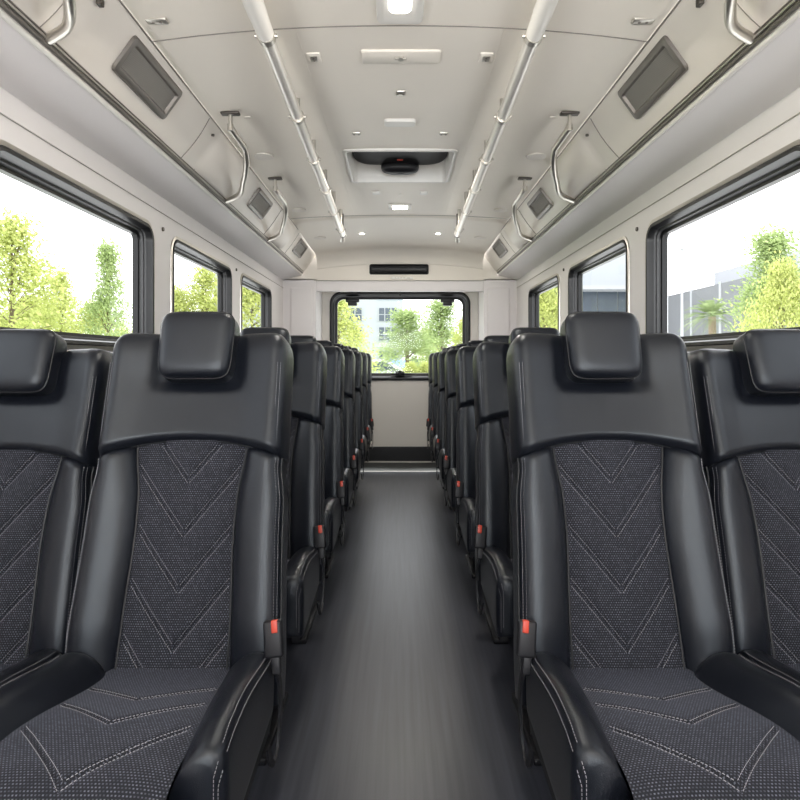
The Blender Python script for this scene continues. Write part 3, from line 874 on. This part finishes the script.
put_tree(tC, 252, 268, 30, 'dense green tree filling the left rear side window', .9)
put_tree(tC, 30, 300, 34, 'distant yellow-green tree low behind the left front window', 1.3)
put_tree(tC, 95, 306, 36, 'distant bushy tree low behind the slim green tree', 1.2)
put_tree(tC, 782, 268, 15, 'dense yellow-green bushy tree at the right edge of the right front window', .62)
put_tree(tB, 772, 236, 17, 'pale green slender tree above the bushy one in the right front window', 1.2)
put_tree(tC, 545, 290, 26, 'yellow-green bushy tree in the right rear side window', .8)
put_tree(tB, 556, 278, 34, 'green taller tree behind the bushy one in the right rear side window', 1)
put_tree(tA, 338, 292, 17, 'large yellow-green tree at the left of the rear window', 1.15)
put_tree(tB, 407, 312, 21, 'green conical tree in the middle of the rear window', 1.9)
put_tree(tB, 441, 303, 27, 'pale green tree right of centre in the rear window', 1.7)
put_tree(tA, 464, 318, 24, 'yellow-green tree at the right edge of the rear window', .9)
put_tree(tC, 428, 332, 34, 'low green tree behind the middle tree in the rear window', 1)
put_tree(tC, 411, 364, 19, 'low clipped bush at the foot of the middle tree', .9, 'bush', 'bush')
put_tree(tC, 426, 364, 19, 'low clipped bush right of the middle tree', 1.0, 'bush', 'bush')
put_tree(tC, 446, 361, 20, 'low clipped bush behind the right seats', .9, 'bush', 'bush')

# palm
px_, py_, pz_ = at(712, 312, 28)
pr = empty('palm_tree', (px_, py_, GZ), 'short palm tree in the right front window before the grey building', 'tree')
hh = pz_-GZ
mb = MB(); mb.tube([(0, 0, 0), (.04, 0, hh*.5), (0, 0, hh-.2)], [.20, .16, .15], 12); mb.build('trunk', M['bark_palm'], pr)
V = []; F = []; S = []; rnd = random.Random(5)
for k in range(64):
    a = rnd.random()*2*PI; el = rnd.uniform(-.35, 1.35); L = rnd.uniform(1.15, 1.5)
    d = Vector((math.cos(a)*math.cos(el), math.sin(a)*math.cos(el), math.sin(el)))
    side_ = Vector((-math.sin(a), math.cos(a), 0)); sh = rnd.random()
    for j in range(18):
        t = .25+.75*j/17; p = Vector((0, 0, hh-.2))+d*L*t+Vector((0, 0, -.45*t*t*L))
        for s in (-1, 1):
            q = p+side_*s*.34*(1.2-t)+d*.12+Vector((0, 0, -.05)); b = len(V)
            V += [p-d*.016, q, p+d*.02]; F.append((b, b+1, b+2)); S.append(min(1, sh*.6+rnd.random()*.4))
me = bpy.data.meshes.new('fronds'); me.from_pydata([tuple(v) for v in V], [], F); me.materials.append(M['leaf_palm'])
a_ = me.attributes.new('shade', 'FLOAT', 'FACE'); a_.data.foreach_set('value', S)
o = bpy.data.objects.new('fronds', me); col.objects.link(o); o.parent = pr

# grey warehouse on the right
b = empty('warehouse', (20, 15, GZ), 'long low grey building with a paler roof beyond the right front window', 'building')
mb = MB(); mb.box(0, 14, 0, 33, 0, 5.0-GZ+.9); mb.build('wall', M['bgrey'], b, smooth=False)
mb = MB(); mb.box(2.5, 14, 1, 31, 6.4, 7.6); mb.build('roof', M['bgrey_light'], b, smooth=False)
mb = MB()
for k in range(8): mb.box(-.05, 0, 1+4*k, 1.25+4*k, 0, 6.3)
mb.build('pilaster', M['bgrey_light'], b, smooth=False)
# low wall
mb = MB(); mb.box(12.5, 12.7, 18, 38, GZ, 1.9-.1); tag(mb.build('garden_wall', M['bwhite'], smooth=False), 'low pale boundary wall at the foot of the grey building', 'wall')
# glass office
b = empty('glass_office', (11.5, 50, GZ), 'white office building with red stripe and glass band in the right middle window', 'building')
mb = MB(); mb.box(0, 7.6, 0, 12, 6.9, 10.3); mb.box(.8, 7.4, .8, 12, 0, 6.9); mb.build('wall', M['bwhite'], b, smooth=False)
mb = MB(); mb.box(-.05, 6, -.06, 0, 9.9, 10.1); mb.build('red_stripe', M['bred'], b, smooth=False)
for k in range(4):
    mb = MB(); mb.box(.9+1.6*k, 2.42+1.6*k, .7, .8, 3.3, 6.75); mb.build('window', M['bglass'], b, smooth=False)
mb = MB(); mb.box(-.6, 8, -1.2, .8, 6.75, 7.05); mb.build('canopy', M['bgrey_light'], b, smooth=False)
# street lamp
x, y, z = at(682, 249, 22)
b = empty('street_lamp', (x, y, GZ), 'slim pale street lamp post in the right front window', 'lamp')
mb = MB(); mb.tube([(0, 0, 0), (0, 0, z-GZ)], [.06, .035], 10); mb.build('post', M['bgrey_light'], b)
mb = MB(); mb.box(-.14, .14, -.08, .08, z-GZ-.02, z-GZ+.05, .01); mb.build('lamp_head', M['bgrey_light'], b)
# rear office
b = empty('office_building', (-13, 45, GZ), 'white multi-storey office building behind the trees in the rear window', 'building')
mb = MB(); mb.box(0, 13.2, 0, 12, 0, 11); mb.build('wall', M['bwhite'], b, smooth=False)
for (x0, x1) in ((9.35, 10.35), (11.5, 12.8), (7.2, 8.4), (5, 6.2)):
    for (z0, z1) in ((.9, 2.0), (2.7, 3.65), (4.1, 5.0)):
        n = 3 if x1-x0 > 1.1 else 2
        fr = MB(); fr.box(x0-.04, x1+.04, -.05, 0, z0-.04, z1+.04); w_ = fr.build('window', M['bwhite'], b, smooth=False)
        mb = MB(); dx = (x1-x0)/n
        for k in range(n):
            mb.box(x0+dx*k+.04, x0+dx*(k+1)-.04, -.08, -.04, z0, (z0+z1)/2-.03); mb.box(x0+dx*k+.04, x0+dx*(k+1)-.04, -.08, -.04, (z0+z1)/2+.03, z1)
        mb.build('pane', M['bglass'], w_, smooth=False)
mb = MB(); xx = 11.4
for k in range(9):
    w_ = .10+.05*((k*7) % 3); mb.box(xx, xx+w_, -.04, 0, 5.55, 5.55+.16+.05*((k*5) % 2)); xx += w_+.05
mb.build('sign', M['bblue'], b, smooth=False)
# left background building
b = empty('distant_block', (-38, 46, GZ), 'pale distant building behind the trees in the left front window', 'building')
mb = MB(); mb.box(0, 6.5, 0, 10, 0, 4.9); mb.build('wall', M['bwhite'], b, smooth=False)
for k in range(4):
    mb = MB(); mb.box(.8+1.4*k, 1.6+1.4*k, -.05, 0, 3.2, 4.2); mb.build('window', M['bglass'], b, smooth=False)
mb = MB(); mb.box(-22, -10.5, 26, 26.2, GZ, 1.95); tag(mb.build('boundary_wall', M['bwhite'], smooth=False), 'low pale wall behind the slim tree in the left front window', 'wall')

# cars
def car(loc, rz, paint, label):
    c = empty('car', loc, label, 'car'); c.rotation_euler.z = rz
    prof = [(-2.1, .35), (-2.15, .7), (-1.9, .88), (-1.25, .95), (-.65, 1.38), (.55, 1.42), (1.2, 1.0), (1.95, .86), (2.12, .6), (2.1, .32)]
    mb = MB(); rings = []
    for yy, k in ((-.86, .93), (-.80, 1.0), (.80, 1.0), (.86, .93)):
        rings.append([Vector((a*(.98 if abs(yy) > .81 else 1), yy*(.86 if z > 1.2 else 1), .3+(z-.3)*k)) for a, z in prof])
    mb.loft(rings); mb.build('body', paint, c, smooth=False)
    for s in (-1, 1):
        mb = MB(); mb.loft([[Vector((a, s*.80, z)) for a, z in ((-1.1, .97), (-.62, 1.28), (.5, 1.31), (1.0, 1.0))], [Vector((a, s*.865, z)) for a, z in ((-1.1, .97), (-.62, 1.28), (.5, 1.31), (1.0, 1.0))]])
        mb.build('side_window', M['bglass'], c, smooth=False)
    for a in (-1.35, 1.35):
        for s in (-1, 1):
            mb = MB(); mb.disc((a, s*.72, .33), .33, s*.18, 'Y', 20); mb.build('wheel', M['tyre'], c)
x, y, z = at(370, 372, 24); car((x, y, GZ), .08, M['car_white'], 'white car parked before the office in the rear window')
x, y, z = at(399, 372, 29); car((x, y, GZ), 1.3, M['car_blue'], 'dark blue car parked beside the middle tree in the rear window')

# ------------------------------------------------------------------ light
w = bpy.data.worlds.new('World'); bpy.context.scene.world = w; w.use_nodes = True
nt = w.node_tree; bg = nt.nodes['Background']
tc = nt.nodes.new('ShaderNodeTexCoord'); sp = nt.nodes.new('ShaderNodeSeparateXYZ'); nt.links.new(tc.outputs['Generated'], sp.inputs[0])
cr = nt.nodes.new('ShaderNodeValToRGB'); nt.links.new(sp.outputs[2], cr.inputs[0])
cr.color_ramp.elements[0].position = 0; cr.color_ramp.elements[0].color = (.93, .94, .96, 1)
cr.color_ramp.elements[1].position = .8; cr.color_ramp.elements[1].color = (.95, .97, 1, 1)
nt.links.new(cr.outputs[0], bg.inputs[0]); bg.inputs[1].default_value = 2.4
sun = bpy.data.lights.new('sun', 'SUN'); sun.energy = 3.2; sun.angle = math.radians(8); so = bpy.data.objects.new('sun', sun); col.objects.link(so)
so.rotation_euler = (math.radians(-24), 0, 0)
def area(name, loc, rot, sx, sy, e, c=(1, 1, 1)):
    l = bpy.data.lights.new(name, 'AREA'); l.shape = 'RECTANGLE'; l.size = sx; l.size_y = sy; l.energy = e; l.color = c
    o = bpy.data.objects.new(name, l); col.objects.link(o); o.location = loc; o.rotation_euler = rot; return o
area('ceiling_fill', (0, -1.2, .9), (math.radians(168), 0, 0), 1.8, .8, 75, (1, .97, .92))  # added upward fill behind the camera to brighten the ceiling, not a bus fitting
area('windshield_fill', (0, -1.95, 1.62), (math.radians(84), 0, 0), 1.1, .4, 30, (.86, .93, 1))  # added cool fill lamp inside the windshield, puts highlights on the seat leather
for k, y in enumerate((2.07, 4.80)):
    area('lamp_glow', (0, y, cz_(0, y)-.03), (0, 0, 0), .1, .12, 7, (1, .94, .85))
for s in (-1, 1): area('lamp_glow', (s*.337, 5.70, cz_(.337, 5.7)-.02), (0, 0, 0), .05, .05, 2.5, (1, .93, .82))

# ------------------------------------------------------------------ camera
cd = bpy.data.cameras.new('camera'); cd.sensor_width = 36; cd.lens = 643/800*36; cd.shift_y = -.05; cd.clip_end = 500; cd.clip_start = .02
co = bpy.data.objects.new('camera', cd); col.objects.link(co); co.location = (0, 0, CAMZ); co.rotation_euler = (PI/2, 0, 0)
sc = bpy.context.scene; sc.camera = co
sc.view_settings.view_transform = 'Standard'; sc.view_settings.look = 'None'; sc.view_settings.exposure = .55
sc.cycles.max_bounces = 10; sc.cycles.diffuse_bounces = 6; sc.cycles.transparent_max_bounces = 12
sc.cycles.use_denoising = True
sc.cycles.sample_clamp_indirect = 6
